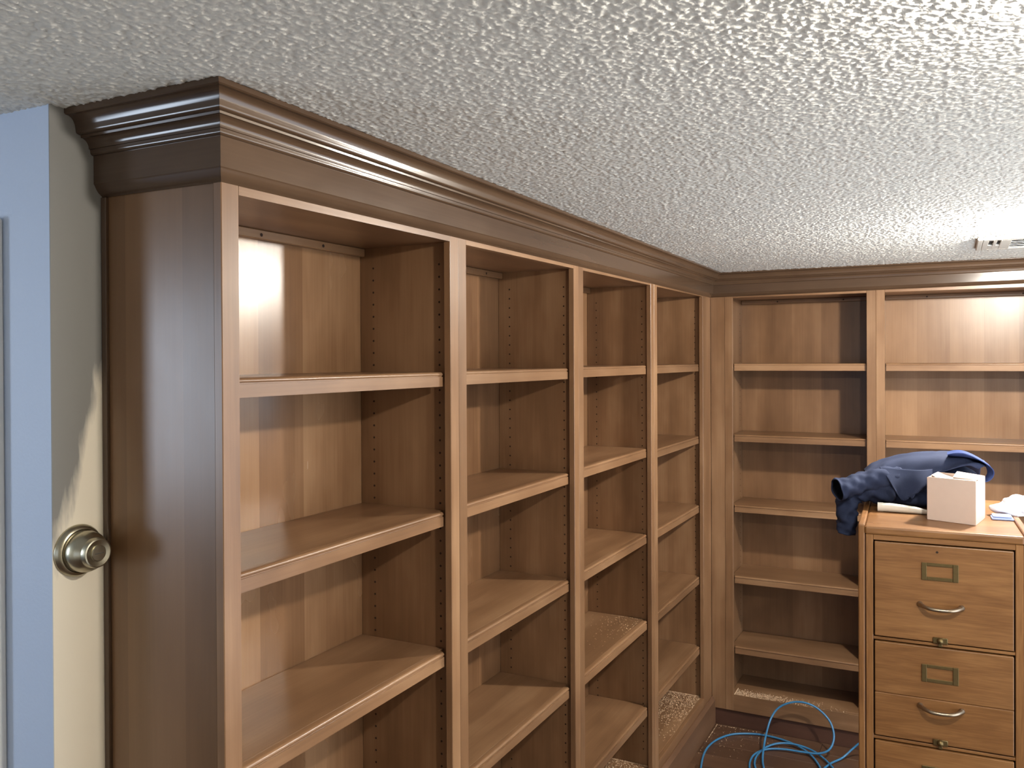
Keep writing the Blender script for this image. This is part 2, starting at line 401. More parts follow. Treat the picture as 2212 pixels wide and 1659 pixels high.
# ------------------------------------------------------------------ bookcases
SH = {  # undersides of the shelf edges in each unit
    0: [1.9022, 1.5377, 1.1714, 0.797, 0.42], 1: [1.9039, 1.5408, 1.1696, 0.7997, 0.42],
    2: [1.9069, 1.5452, 1.172, 0.7971, 0.42], 3: [1.9069, 1.5288, 1.1665, 0.791, 0.4237]}
SHB = [1.9077, 1.5282, 1.1500, 0.7679, 0.3896]
T = 0.0375      # height of a shelf's front edge
def pin_rows(root, rows, u_axis, plane, sgn, z0=0.26, z1=2.24, side='side'):
    """rows of drilled shelf pin holes on a side panel; u positions in rows, at coordinate 'plane' on the other axis"""
    mb = MB(); z = z0
    while z < z1:
        for u in rows:
            ring = []
            for k in range(7):
                a = 2*math.pi*k/7; du, dz = 0.0030*math.cos(a), 0.0030*math.sin(a)
                ring.append((u+du, plane, z+dz) if u_axis == 'x' else (plane, u+du, z+dz))
            off = [(0, sgn*0.0004, 0) if u_axis == 'x' else (sgn*0.0004, 0, 0)][0]
            r2 = [tuple(p[c]+off[c] for c in range(3)) for p in ring]
            mb.loft([ring, r2])
        z += 0.0333
    return mb
def nosing_profile(z, front):
    """cross section of the shelf edge: flat fascia, groove and a rounded bead on top; (depth from front, z)"""
    bead = [(0.0011, z+0.0286), (0.0003, z+0.0300), (0.0001, z+0.0318), (0.0008, z+0.0338), (0.0022, z+0.0355), (0.0042, z+0.0368), (0.0065, z+T)]
    return [(0.019, z), (0.0, z), (0.0, z+0.0252), (0.0028, z+0.0253), (0.0028, z+0.0281)]+bead+[(0.019, z+T)]
LAB = ['first left bookcase bay beside the end panel, nearest the door knob', 'second left bookcase bay from the end panel, narrow pale back showing',
       'third left bookcase bay, sawdust streaks on its lower shelf', 'fourth left bookcase bay in the room corner, sawdust on its floor']
STL = [(0.0, 0.0423, 0.7712, 0.8118), (0.8118, 0.8524, 1.5765, 1.6185), (1.6185, 1.6604, 2.4123, 2.4556), (2.4556, 2.4988, 3.2679, Y2)]
railz = lambda y: 2.2735+0.0072*min(y, 3.2)
GAP = 0.00025
for i, (a, b, c, d) in enumerate(STL):
    r = thing('bookcase', (-D/2, (a+d)/2, 0), LAB[i], 'bookcase', 'built-in bookcases along the left wall')
    il = b-0.024 if i else 0.0185; ir = c+0.024
    d2 = d if i < 3 else c+0.045
    ztop = 2.30
    # carcass
    if i == 0:
        tag(B(-D+0.0003, -0.0202, 0.0025, il, 0.0, zbl(0)+0.002).build('end_panel', 'end', r), 'veneered end panel with a bluish sheen')
        B(-D+0.0004, -0.3005, -0.0045, 0.0023, 0.0, zbl(0)-0.0005, 0.001).build('scribe_strip', 'dz', r)
    else:
        B(-D+0.0065, -0.0202, a+GAP, il, 0.0, ztop).build('side_panel', 'wz', r)
    rp = B(-D+0.0065, -0.0202, ir, d2-GAP, 0.0, ztop).build('side_panel', 'wz', r)
    B(-D+0.0003, -D+0.0063, il if i == 0 else a+0.001, d2-0.001, 0.10, ztop).build('back_panel', 'back_y', r)
    zr = railz((a+d)/2)
    B(-D+0.0065, -0.0202, il+GAP, ir-GAP, zr+0.004, zr+0.022).build('top_panel', 'wy', r)
    B(-D+0.0065, -0.0202, il+GAP, ir-GAP, 0.171, 0.19).build('bottom_panel', 'wy', r)
    # hanging rail at the top of the back, with its screws
    hr = B(-D+0.0066, -D+0.0240, il+0.001, ir-0.001, zr-0.0185, zr+0.0035, 0.002).build('hanging_rail', 'wy', r)
    for yy in ((0.40, 0.62) if i == 0 else (il+0.2, ir-0.12)):
        MB().lathe([(0, 0.0038), (0.0006, 0.0042), (0.0012, 0.0030), (0.0010, 0.0012)], (-D+0.0240, yy, zr-0.0085), (1, 0, 0), 12).build('screw', 'hole', hr)
    # face frame
    z_up = lambda yy: zbl(yy)+0.03
    def stile(y0, y1, nm='stile'): return MB().bbox(-0.0200, 0.0, y0, y1, 0.0, zbl(y0)+0.012, 0.0014, 1).build(nm, 'wz', r)
    stile(a+GAP, b); stile(c, d-GAP)
    MB().hexa([(-.02, b+GAP, railz(b)), (-.0006, b+GAP, railz(b)), (-.0006, c-GAP, railz(c)), (-.02, c-GAP, railz(c)),
               (-.02, b+GAP, zbl(b)+.012), (-.0006, b+GAP, zbl(b)+.012), (-.0006, c-GAP, zbl(c)+.012), (-.02, c-GAP, zbl(c)+.012)]).build('top_rail', 'wy', r)
    B(-.02, -.0006, b+GAP, c-GAP, 0.06, 0.19, 0.001).build('bottom_rail', 'wy', r)
    # shelves
    for z in SH[i]:
        s = B(-D+0.0075, -0.0415, il+0.002, ir-0.002, z+T-0.0195, z+T-0.0003, 0.001).build('shelf', 'wy', r)
        rings = [[(-0.0222-dd, yy, zz) for dd, zz in nosing_profile(z, 0)] for yy in (b+0.004, c-0.004)]
        MB().loft(rings).build('nosing', 'wy', s, smooth=45)
    pin_rows(r, (-0.2635, -0.0494), 'x', ir, -1).build('pin_holes', 'hole', rp)['kind'] = 'stuff'
# base along the left run
bp = [(0.0003, 0.0), (0.018, 0.0), (0.018, 0.128), (0.0165, 0.131), (0.007, 0.1455), (0.004, 0.147), (0.0003, 0.147)]
tag(MB().loft([[(x, yy, z) for x, z in bp] for yy in (0.0, Y2+0.008)]).build('baseboard_left', 'base'), 'brown base moulding with chamfered top along the left bookcases', 'baseboard', kind='structure')

# far run
STB = [(0.0754, 0.1175, 0.7846, 0.8281), (0.8281, 0.8688, 1.6200, XEND)]
LABB = ['far bookcase bay in the corner, between the left bookcases and the jacket', 'far bookcase bay on the right, behind the jacket and file cabinet']
for i, (a, b, c, d) in enumerate(STB):
    r = thing('bookcase', ((a+d)/2, Y2+0.16, 0), LABB[i], 'bookcase', 'built-in bookcases along the far wall')
    il, ir = b-0.018, c+0.020
    yb = YWALL-0.0005; yi = yb-0.0065
    lp = B(a+GAP, il, Y2+0.0202, yi, 0.0, 2.31).build('side_panel', 'wz', r); rp = B(ir, d-GAP, Y2+0.0202, yi, 0.0, 2.31).build('side_panel', 'wz', r)
    B(a+0.001, d-0.001, yi+0.0002, yb, 0.08, 2.31).build('back_panel', 'back_x', r)
    zr = 2.2965
    B(il+GAP, ir-GAP, Y2+0.0202, yi, zr+0.003, zr+0.021).build('top_panel', 'wx', r)
    B(il+GAP, ir-GAP, Y2+0.0202, yi, 0.157, 0.176).build('bottom_panel', 'wx', r)
    hr = B(il+0.001, ir-0.001, yi-0.018, yi-0.0002, zr-0.020, zr+0.0025, 0.002).build('hanging_rail', 'wx', r)
    for xx in (il+0.2, ir-0.16):
        MB().lathe([(0, 0.0038), (0.0006, 0.0042), (0.0012, 0.0030), (0.0010, 0.0012)], (xx, yi-0.018, zr-0.009), (0, -1, 0), 12).build('screw', 'hole', hr)
    for p0, p1 in ((a, b), (c, d)):
        MB().bbox(p0+GAP, p1-GAP if p1 != b else p1, Y2, Y2+0.02, 0.088, ZB2+0.012, 0.0014, 1).build('stile', 'wz', r)
    B(b+GAP, c-GAP, Y2+0.0006, Y2+0.02, zr, ZB2+0.012, 0.001).build('top_rail', 'wx', r)
    B(b+GAP, c-GAP, Y2+0.0006, Y2+0.02, 0.088, 0.176, 0.001).build('bottom_rail', 'wx', r)
    for z in SHB:
        s = B(il+0.002, ir-0.002, Y2+0.0415, yi-0.001, z+T-0.0195, z+T-0.0003, 0.001).build('shelf', 'wx', r)
        MB().loft([[(xx, Y2+0.0222+dd, zz) for dd, zz in nosing_profile(z, 0)] for xx in (b+0.004, c-0.004)]).build('nosing', 'wx', s, smooth=45)
    pin_rows(r, (Y2+0.05, Y2+0.26), 'y', il, 1).build('pin_holes', 'hole', lp)['kind'] = 'stuff'
    pin_rows(r, (Y2+0.05, Y2+0.26), 'y', ir, -1).build('pin_holes', 'hole', rp)['kind'] = 'stuff'
tag(B(0.0006, 0.0752, Y2+0.0012, Y2+0.02, 0.088, ZB2-0.004, 0.001).build('trim_5', 'wz'), 'plain filler board in the corner between the two bookcase runs', 'filler board', kind='structure')
tag(B(0.0, XEND, Y2+0.012, Y2+0.028, 0.0, 0.0878, 0.001).build('baseboard_back', 'toe'), 'dark toe kick board under the far bookcases', 'baseboard', kind='structure')

# ------------------------------------------------------------------ door knob on the wall return
kn = thing('door_knob', (-D, -0.058, 1.615), 'brushed nickel door knob with turn button on the grey and cream wall return', 'door knob')
kc = (-D, -0.058, 1.615)
MB().lathe([(0.0002, 0.0488), (0.004, 0.0490), (0.0085, 0.0465), (0.0115, 0.0435), (0.0125, 0.0405), (0.0105, 0.0385), (0.0105, 0.036)], kc, (1, 0, 0), 48).build('rosette', 'nickel', kn, smooth=30)
MB().lathe([(0.0100, 0.0362), (0.016, 0.0375), (0.024, 0.0388), (0.032, 0.0378), (0.040, 0.0345), (0.0455, 0.0300), (0.0475, 0.0283), (0.050, 0.0280), (0.0555, 0.0278), (0.0585, 0.0268), (0.0592, 0.0245), (0.0575, 0.0175), (0.0570, 0.0155)], kc, (1, 0, 0), 48).build('knob_body', 'nickel', kn, smooth=25)
tb = MB().lathe([(0.0560, 0.0150), (0.0600, 0.0148), (0.0612, 0.0136), (0.0614, 0.0)], kc, (1, 0, 0), 32).build('turn_button', 'nickel', kn, smooth=25)
MB().box(-D+0.0613, -D+0.0619, -0.058-0.009, -0.058+0.009, 1.6145, 1.6155).build('button_slot', 'slot', tb)

# ------------------------------------------------------------------ ceiling air vent
vt = thing('ceiling_vent', (1.46, 2.74, 2.43), 'white slotted air vent on the ceiling near the far bookcases', 'air vent')
vx0, vx1, vy0, vy1 = 1.254, 1.74, 2.565, 2.915; vz0 = 2.4185; vz1 = 2.4300
def vent():
    B(vx0, vx0+0.02, vy0, vy1, vz0, vz1, 0.003).build('vent_frame', 'vent', vt)
    B(vx1-0.02, vx1, vy0, vy1, vz0, vz1, 0.003).build('vent_frame', 'vent', vt)
    B(vx0+0.02, vx1-0.02, vy0, vy0+0.035, vz0, vz1, 0.003).build('vent_frame', 'vent', vt)
    B(vx0+0.02, vx1-0.02, vy1-0.035, vy1, vz0, vz1, 0.003).build('vent_frame', 'vent', vt)
    MB().box(vx0+0.02, vx1-0.02, vy0+0.035, vy1-0.035, vz1-0.0035, vz1-0.0005).build('vent_backing', 'slot', vt)
    cols = [(vx0+0.020, vx0+0.040), (vx0+0.056, vx0+0.068), (vx0+0.081, vx0+0.118), (vx0+0.40, vx0+0.466)]
    B(vx0+0.0402, vx0+0.0808, vy0+0.19, vy1-0.0352, vz0+0.0003, vz1-0.004, 0.001).build('vent_plate', 'vent', vt)
    for x0, x1 in cols: B(x0, x1, vy0+0.0352, vy1-0.0352, vz0, vz1-0.004, 0.001).build('vent_bar', 'vent', vt)
    for k in range(5):
        yy = vy0+0.055+k*0.055
        MB().hexa([(vx0+.1182, yy, vz0+.001), (vx0+.3998, yy, vz0+.001), (vx0+.3998, yy+.032, vz0+.005), (vx0+.1182, yy+.032, vz0+.005),
                   (vx0+.1182, yy, vz0+.0025), (vx0+.3998, yy, vz0+.0025), (vx0+.3998, yy+.032, vz0+.0065), (vx0+.1182, yy+.032, vz0+.0065)]).build('louver', 'vent', vt)
vent()

# ------------------------------------------------------------------ ceiling lights (just outside the frame)
def emit(name, col, strength):
    mt, nt, b = newmat(name); b.inputs['Emission Color'].default_value = col; b.inputs['Emission Strength'].default_value = strength
    b.inputs['Base Color'].default_value = (0.9, 0.9, 0.9, 1); return mt
BULB = [(-0.010, 0.016), (-0.012, 0.022), (-0.017, 0.032), (-0.026, 0.040), (-0.036, 0.042), (-0.046, 0.038), (-0.054, 0.028), (-0.058, 0.014), (-0.059, 0.0)]
BULB_A = sum(math.pi*(r0+r1)*math.hypot(d1-d0, r1-r0) for (d0, r0), (d1, r1) in zip(BULB, BULB[1:]))
for k, (lx, ly) in enumerate(LAMPS):
    zc = zceil(ly)
    r = thing('ceiling_light', (lx, ly, zc), ['bare bulb ceiling light above the file cabinet, past the right edge', 'bare bulb ceiling light nearer the viewer, past the right edge'][k], 'ceiling light', 'bare bulb ceiling lights')
    MB().lathe([(-0.0005, 0.055), (-0.006, 0.054), (-0.009, 0.040), (-0.010, 0.022), (-0.010, 0.0)], (lx, ly, zc), (0, 0, 1), 32).build('lamp_holder', 'white', r, smooth=30)
    MB().lathe(BULB, (lx, ly, zc), (0, 0, 1), 20).build('bulb', emit('lit_bulb', LAMP_COL, LAMP_W*LAMP_K[k]/(math.pi*BULB_A)), r, smooth=60)

# ------------------------------------------------------------------ file cabinet
CW, CD, CH = 0.413, 0.60, 1.5141
cab = thing('file_cabinet', (0.9341, 1.3638, 0), 'tall golden oak file cabinet with label frames and arched metal pulls', 'file cabinet', rz=math.radians(2.5))
def cb(name, mb, mat, parent=cab, smooth=None): return mb.build(name, mat, parent, smooth, local=True)
for s in (0, 1):
    x0 = 0 if s == 0 else CW-0.017
    cb('side_panel', MB().bbox(x0, x0+0.017, 0.0, CD, 0, CH+0.004, 0.004, 3), 'oz')
    xs = 0.0195 if s == 0 else CW-0.0195-0.0185
    cb('front_stile', MB().bbox(xs, xs+0.0185, 0.0015, 0.022, 0.09, CH-0.022, 0.0015), 'oz')
    xj = 0.0171 if s == 0 else CW-0.0194
    cb('stile_joint', MB().box(xj, xj+0.0023, 0.005, 0.022, 0.09, CH-0.022), 'gap')
cb('top_board', MB().bbox(0.0172, CW-0.0172, -0.002, CD, CH-0.0215, CH, 0.005, 3), 'ox')
cb('worn_inlay', MB().bbox(0.036, 0.056, 0.045, 0.075, CH-0.001, CH+0.0004, 0.0002), 'oz')
cb('top_rail', MB().bbox(0.0382, CW-0.0382, 0.0015, 0.022, 1.478, CH-0.022, 0.001), 'ox')
cb('back_board', MB().box(0.0172, CW-0.0172, CD-0.012, CD-0.002, 0.0, CH-0.022), 'ox')
cb('inner_carcass', MB().box(0.0385, CW-0.0385, 0.024, 0.030, 0.02, CH-0.024), 'gap')
cb('plinth', MB().bbox(0.0172, CW-0.0172, 0.004, 0.022, 0.0, 0.0895, 0.002), 'ox')
DZ = [(1.2188, 1.4743), (0.949, 1.2041), (0.679, 0.934), (0.409, 0.664), (0.1395, 0.394)]
for k, (z0, z1) in enumerate(DZ):
    x0, x1 = 0.0415, CW-0.0415; xc = (x0+x1)/2-0.004
    if k: cb('drawer_rail', MB().bbox(0.0382, CW-0.0382, 0.0035, 0.022, z1+0.0035, z1+0.0112, 0.001), 'ox')
    if k == 1:
        zs = z0+0.117
        dw = cb('drawer', MB().bbox(x0, x1, 0.0, 0.0225, z0, zs, 0.0022, 2), 'ox')
        cb('drawer_board', MB().bbox(x0, x1, 0.0, 0.0225, zs+0.0006, z1, 0.0022, 2), 'ox', dw)
    else:
        dw = cb('drawer', MB().bbox(x0, x1, 0.0, 0.0225, z0, z1, 0.0022, 2), 'ox')
    if k == 0: cb('keyhole', MB().lathe([(0, 0.0032), (0.0006, 0.0030), (0.0006, 0.0)], (xc-0.008, 0.0, z1-0.017), (0, -1, 0), 12), 'hole', dw)
    # label frame
    lx0, lx1, lz0, lz1 = xc-0.0455, xc+0.0425, z1-0.0925, z1-0.0460
    lf = MB(); 
    lf.bbox(lx0, lx0+0.0125, -0.003, -0.0002, lz0, lz1, 0.0008); lf.bbox(lx1-0.0135, lx1, -0.003, -0.0002, lz0, lz1, 0.0008)
    lf.bbox(lx0+0.0125, lx1-0.0135, -0.0026, -0.0002, lz1-0.0085, lz1, 0.0008); lf.bbox(lx0+0.0125, lx1-0.0135, -0.0026, -0.0002, lz0, lz0+0.0095, 0.0008)
    tag(cb('label_frame', lf, 'brass', dw), 'tarnished brass label frame')
    # arched pull
    pz = z1-0.162; pts = []; rad = []
    for q in range(21):
        t = q/20; u = (t-0.5)*2; 
        out = 0.030*(1-abs(u)**3.4)+0.002
        pts.append((xc+0.0495*u, -out, pz+0.004-0.004*(1-u*u))); rad.append(0.0048+0.0016*abs(u)**6)
    pl = MB().tube(pts, rad, 10)
    for sx in (-1, 1): pl.lathe([(0.0002, 0.0078), (0.003, 0.0076), (0.006, 0.0052)], (xc+0.0495*sx, 0, pz+0.004), (0, -1, 0), 14)
    tag(cb('pull', pl, 'steel', dw, smooth=50), 'worn nickel arched pull')
    # thumb catch at the foot of the drawer
    kc_ = MB().bbox(xc-0.019, xc+0.017, -0.0035, -0.0002, z0-0.002, z0+0.014, 0.0015)
    kc_.lathe([(0, 0.0085), (0.004, 0.008), (0.008, 0.0055), (0.010, 0.0)], (xc-0.001, -0.0035, z0+0.006), (0, -1, 0), 14)
    kc_.bbox(xc-0.006, xc+0.004, -0.0035, -0.0002, z0-0.010, z0-0.002, 0.001)
    tag(cb('thumb_catch', kc_, 'brass', dw, smooth=40), 'tarnished brass thumb catch')

# world position of a point given in the cabinet's own axes
CR_, SR_ = math.cos(math.radians(2.5)), math.sin(math.radians(2.5))
def C2W(x, y, z): return (0.9341+x*CR_-y*SR_, 1.3638+x*SR_+y*CR_, z)

# ------------------------------------------------------------------ small white box on the cabinet
ZT = CH+0.0003
bl = C2W(0.174, 0.166, ZT)
box = thing('cardboard_box', bl, 'small white cardboard box with open flaps on the file cabinet', 'box')
bw, bd, bh, th = 0.130, 0.138, 0.119, 0.0018
E1 = Vector((math.cos(math.radians(-21)), math.sin(math.radians(-21)), 0)); E2 = Vector((math.cos(math.radians(79)), math.sin(math.radians(79)), 0))   # slightly racked
def bx(name, mb, mat='card', parent=box):
    mb.v = [tuple(E1*p[0]+E2*p[1]+Vector((0, 0, p[2]))) for p in mb.v]
    return mb.build(name, mat, parent, None, local=True)
bx('front_side', MB().bbox(0, bw, 0, th, 0, bh, 0.0007)); bx('back_side', MB().bbox(0, bw, bd-th, bd, 0, bh, 0.0007))
bx('left_side', MB().bbox(0, th, th, bd-th, 0, bh, 0.0007)); bx('right_side', MB().bbox(bw-th, bw, th, bd-th, 0, bh, 0.0007))
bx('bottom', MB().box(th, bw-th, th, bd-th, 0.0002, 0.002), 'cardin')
def flap(name, pts, t=0.0016): return bx(name, MB().hexa(pts+[(p[0], p[1], p[2]+t) for p in pts]))
flap('flap', [(0.002, 0.002, bh), (bw-0.002, 0.002, bh), (bw-0.004, 0.034, bh-0.001), (0.004, 0.026, bh-0.012)])
flap('flap', [(0.062, 0.040, bh+0.001), (bw-0.001, 0.036, bh), (bw-0.001, bd-0.001, bh), (0.054, bd-0.001, bh+0.006)])
flap('flap', [(0.001, 0.052, bh), (0.046, 0.056, bh-0.020), (0.046, bd-0.012, bh-0.012), (0.001, bd-0.004, bh)])

# ------------------------------------------------------------------ cloth things on the cabinet
def remesh(parts, voxel, smooth_it, name):
    """fuse ellipsoid / capsule lumps into one skin"""
    bm = bmesh.new()
    for p in parts:
        if p[0] == 'e':
            _, c, r, rot = p
            mt = Matrix.Translation(c) @ Matrix.Rotation(rot[2], 4, 'Z') @ Matrix.Rotation(rot[1], 4, 'Y') @ Matrix.Rotation(rot[0], 4, 'X') @ Matrix.Diagonal((*r, 1))
            bmesh.ops.create_uvsphere(bm, u_segments=20, v_segments=12, radius=1, matrix=mt)
        else:
            _, pts, rad = p
            mb = MB().tube(pts, rad, 14); vs = [bm.verts.new(q) for q in mb.v]
            for f in mb.f: bm.faces.new([vs[k] for k in f])
    me = bpy.data.meshes.new(name); bm.to_mesh(me); bm.free()
    o = bpy.data.objects.new(name, me); COL.objects.link(o)
    mod = o.modifiers.new('r', 'REMESH'); mod.mode = 'VOXEL'; mod.voxel_size = voxel
    ms = o.modifiers.new('s', 'SMOOTH'); ms.iterations = smooth_it; ms.factor = 0.5
    dg = bpy.context.evaluated_depsgraph_get(); ev = o.evaluated_get(dg)
    me2 = bpy.data.meshes.new_from_object(ev)
    bpy.data.objects.remove(o)
    return me2
def foldify(me, fn):
    n = len(me.vertices); co = np.empty(n*3, np.float32); no = np.empty(n*3, np.float32)
    me.vertices.foreach_get('co', co); me.vertices.foreach_get('normal', no)
    co = co.reshape(-1, 3); no = no.reshape(-1, 3)
    co = fn(co, no); me.vertices.foreach_set('co', co.astype(np.float32).ravel()); me.update()
def link_mesh(name, me, mat, parent):
    me.materials.clear(); me.materials.append(M[mat]); me.shade_smooth()
    o = bpy.data.objects.new(name, me); COL.objects.link(o); o.parent = parent; return o

jk = thing('jacket', C2W(0.16, 0.40, ZT), 'crumpled navy work jacket draped over the back of the file cabinet', 'jacket', rz=math.radians(2.5))
JO = Vector((0.16, 0.40, ZT))
def J(x, y, z): return (x-JO.x, y-JO.y, z-JO.z)
lumps = [('e', J(0.170, 0.43, 1.575), (0.150, 0.12, 0.068), (0, 0.0, 0.0)),
         ('e', J(0.240, 0.44, 1.595), (0.085, 0.09, 0.052), (0, 0.05, 0.1)),
         ('e', J(0.085, 0.41, 1.570), (0.100, 0.085, 0.045), (0, -0.30, 0)),
         ('c', [J(0.13, 0.345, 1.560), J(0.19, 0.350, 1.575), J(0.245, 0.350, 1.600)], [0.030, 0.036, 0.030]),
         ('e', J(0.12, 0.37, 1.548), (0.10, 0.065, 0.030), (0, 0, 0))]
me = remesh(lumps, 0.0055, 6, 'jacket_body')
def folds(co, no):
    x, y, z = co[:, 0], co[:, 1], co[:, 2]
    s = x*0.45 + z*1.5 - y*0.55
    a = 0.0060*np.abs(np.sin(s*30+1.2*np.sin(x*12+y*8)))**0.7 - 0.0030
    b = 0.0025*np.sin((x*1.2-z*0.7+y*0.9)*40+1.5*np.sin(z*25))
    keep = np.clip((z+0.0)/0.02, 0, 1)
    co = co + no*((a+b)*keep)[:, None]; co[:, 2] = np.maximum(co[:, 2], 0.0006); return co
foldify(me, folds)
jb = link_mesh('jacket_body', me, 'cloth', jk)
def cat(p, t):
    """Catmull-Rom through a list of vectors, t in 0..1"""
    n = len(p)-1; f = min(t*n, n-1e-6); i = int(f); t = f-i
    p0, p1, p2, p3 = p[max(i-1, 0)], p[i], p[i+1], p[min(i+2, n)]
    return 0.5*((2*p1)+(p2-p0)*t+(2*p0-5*p1+4*p2-p3)*t*t+(3*p1-p0-3*p2+p3)*t**3)
def sheet(name, rows, mat, fold, nu=56, nv=30, thick=0.003):
    """draped layer of cloth through rows of points"""
    R = [[Vector(J(*q)) for q in r] for r in rows]
    g = []
    for j in range(nv+1):
        line = [cat([cat(r, k/nu) for r in R], j/nv) for k in range(nu+1)] if False else None
        g.append([cat([cat(r, k/nu) for r in R], j/nv) for k in range(nu+1)])
    mb = MB(); out = []
    for j in range(nv+1):
        row = []
        for k in range(nu+1):
            du = g[j][min(k+1, nu)]-g[j][max(k-1, 0)]; dv = g[min(j+1, nv)][k]-g[max(j-1, 0)][k]
            nrm = du.cross(dv); nrm = nrm.normalized() if nrm.length > 1e-9 else Vector((0, -1, 0))
            if nrm.y > 0: nrm = -nrm
            row.append(g[j][k]+nrm*fold(k/nu, j/nv))
        out.append(row)
    mb.loft(out, caps=False, ring_closed=False)
    o = mb.build(name, mat, jk, 80, local=True)
    md = o.modifiers.new('thickness', 'SOLIDIFY'); md.thickness = thick; md.offset = 0
    return o
SA = [[(-0.0043, 0.4550, 1.6109), (0.0220, 0.4550, 1.6345), (0.0590, 0.4550, 1.6509), (0.1105, 0.4550, 1.6671), (0.1834, 0.4550, 1.6773), (0.2612, 0.4550, 1.6790), (0.2981, 0.4550, 1.6698), (0.3334, 0.4550, 1.6542)],
      [(0.0007, 0.4000, 1.6148), (0.0306, 0.4000, 1.6352), (0.0682, 0.4000, 1.6500), (0.1172, 0.4000, 1.6651), (0.1887, 0.4000, 1.6767), (0.2624, 0.4000, 1.6783), (0.2998, 0.4000, 1.6700), (0.3355, 0.4000, 1.6534)],
      [(-0.0001, 0.3550, 1.6145), (0.0360, 0.3550, 1.6292), (0.0795, 0.3550, 1.6398), (0.1301, 0.3550, 1.6506), (0.1977, 0.3550, 1.6635), (0.2601, 0.3550, 1.6690), (0.2994, 0.3550, 1.6665), (0.3358, 0.3550, 1.6504)],
      [(-0.0041, 0.3250, 1.6165), (0.0355, 0.3250, 1.6200), (0.0850, 0.3250, 1.6252), (0.1364, 0.3250, 1.6320), (0.1993, 0.3250, 1.6461), (0.2562, 0.3250, 1.6570), (0.2951, 0.3250, 1.6615), (0.3263, 0.3250, 1.6507)],
      [(-0.0063, 0.3150, 1.6177), (0.0332, 0.3150, 1.6069), (0.0722, 0.3150, 1.6033), (0.1235, 0.3150, 1.6046), (0.1866, 0.3150, 1.6218), (0.2508, 0.3150, 1.6428), (0.2848, 0.3150, 1.6540), (0.3113, 0.3150, 1.6512)]]
SA = [[(x, 0.56, z-0.085) for x, y, z in SA[0]], [(x, 0.51, z-0.022) for x, y, z in SA[0]]]+SA
sheet('back_drape', SA, 'cloth', lambda u, v: 0.0035*math.sin((v*2.2+u*0.7)*8+1.5*math.sin(u*7))*min(1, 4*u)+0.0018*math.sin(u*34+v*9)*v)
SF = [[(0.0464, 0.3100, 1.6379), (0.0788, 0.3100, 1.6366), (0.1236, 0.3100, 1.6359), (0.1677, 0.3100, 1.6353), (0.2050, 0.3350, 1.6402)],
      [(0.0624, 0.2900, 1.6186), (0.0918, 0.2900, 1.6118), (0.1260, 0.2900, 1.6080), (0.1674, 0.2900, 1.6102), (0.2030, 0.3280, 1.6207)],
      [(0.0754, 0.2780, 1.5986), (0.1008, 0.2780, 1.5889), (0.1285, 0.2780, 1.5822), (0.1634, 0.2780, 1.5897), (0.1960, 0.3200, 1.6029)],
      [(0.0881, 0.2720, 1.5780), (0.1058, 0.2720, 1.5652), (0.1259, 0.2720, 1.5596), (0.1546, 0.2720, 1.5764), (0.1850, 0.3100, 1.5949)],
      [(0.1083, 0.2700, 1.5491), (0.1159, 0.2700, 1.5469), (0.1259, 0.2700, 1.5530), (0.1459, 0.2700, 1.5707), (0.1760, 0.3020, 1.5890)]]
sheet('front_flap', SF, 'cloth', lambda u, v: 0.004*math.sin(u*9+v*3)*(0.3+v), 36, 24)
def sleeve(name, path, radii, mat, parent, flat=0.8, n=28, wr=1.0, fl_axis=None, thick=0.0022, seed=0):
    """open tube of cloth with wrinkles and wall thickness"""
    pts = [Vector(p) for p in path]
    # resample
    dens = []; rr = []
    for i in range(len(pts)-1):
        for k in range(8):
            t = k/8; p0, p1, p2, p3 = pts[max(i-1, 0)], pts[i], pts[i+1], pts[min(i+2, len(pts)-1)]
            dens.append(0.5*((2*p1)+(p2-p0)*t+(2*p0-5*p1+4*p2-p3)*t*t+(3*p1-p0-3*p2+p3)*t**3)); rr.append(radii[i]*(1-t)+radii[i+1]*t)
    dens.append(pts[-1]); rr.append(radii[-1])
    rings = []; prev = None; Ln = len(dens)
    for i, p in enumerate(dens):
        t = (dens[min(i+1, Ln-1)]-dens[max(i-1, 0)]).normalized()
        u = t.cross(Vector((0, 1, 0))) if prev is None else prev-t*prev.dot(t)
        u.normalize(); prev = u; v = t.cross(u)
        ring = []
        for k in range(n):
            a = 2*math.pi*k/n
            w_ = 1+wr*(0.10*math.sin(3*a+i*0.55+seed)+0.07*math.sin(5*a-i*0.8+seed*2)+0.06*math.sin(i*1.25+2*a+seed))
            ring.append(p+(u*math.cos(a)*flat+v*math.sin(a))*rr[i]*w_)
        rings.append(ring)
    mb = MB().loft(rings, caps=False)
    o = mb.build(name, mat, parent, 80, local=True)
    md = o.modifiers.new('thickness', 'SOLIDIFY'); md.thickness = thick; md.offset = -1
    # dark inside
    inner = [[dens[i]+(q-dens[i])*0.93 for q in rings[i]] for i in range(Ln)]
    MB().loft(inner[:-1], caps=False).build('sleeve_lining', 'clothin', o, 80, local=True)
    return o
sleeve('sleeve', [J(0.10, 0.335, 1.605), J(0.045, 0.31, 1.602), J(-0.005, 0.285, 1.592), J(-0.040, 0.255, 1.582), J(-0.071, 0.235, 1.573)], [0.036, 0.033, 0.030, 0.029, 0.034], 'cloth', jk, flat=0.95, seed=1, wr=0.7)
sleeve('sleeve', [J(0.09, 0.325, 1.578), J(0.03, 0.325, 1.568), J(-0.026, 0.315, 1.556), J(-0.047, 0.305, 1.512), J(-0.046, 0.30, 1.465), J(-0.050, 0.298, 1.432)], [0.046, 0.044, 0.040, 0.036, 0.033, 0.030], 'cloth', jk, flat=0.85, seed=4)
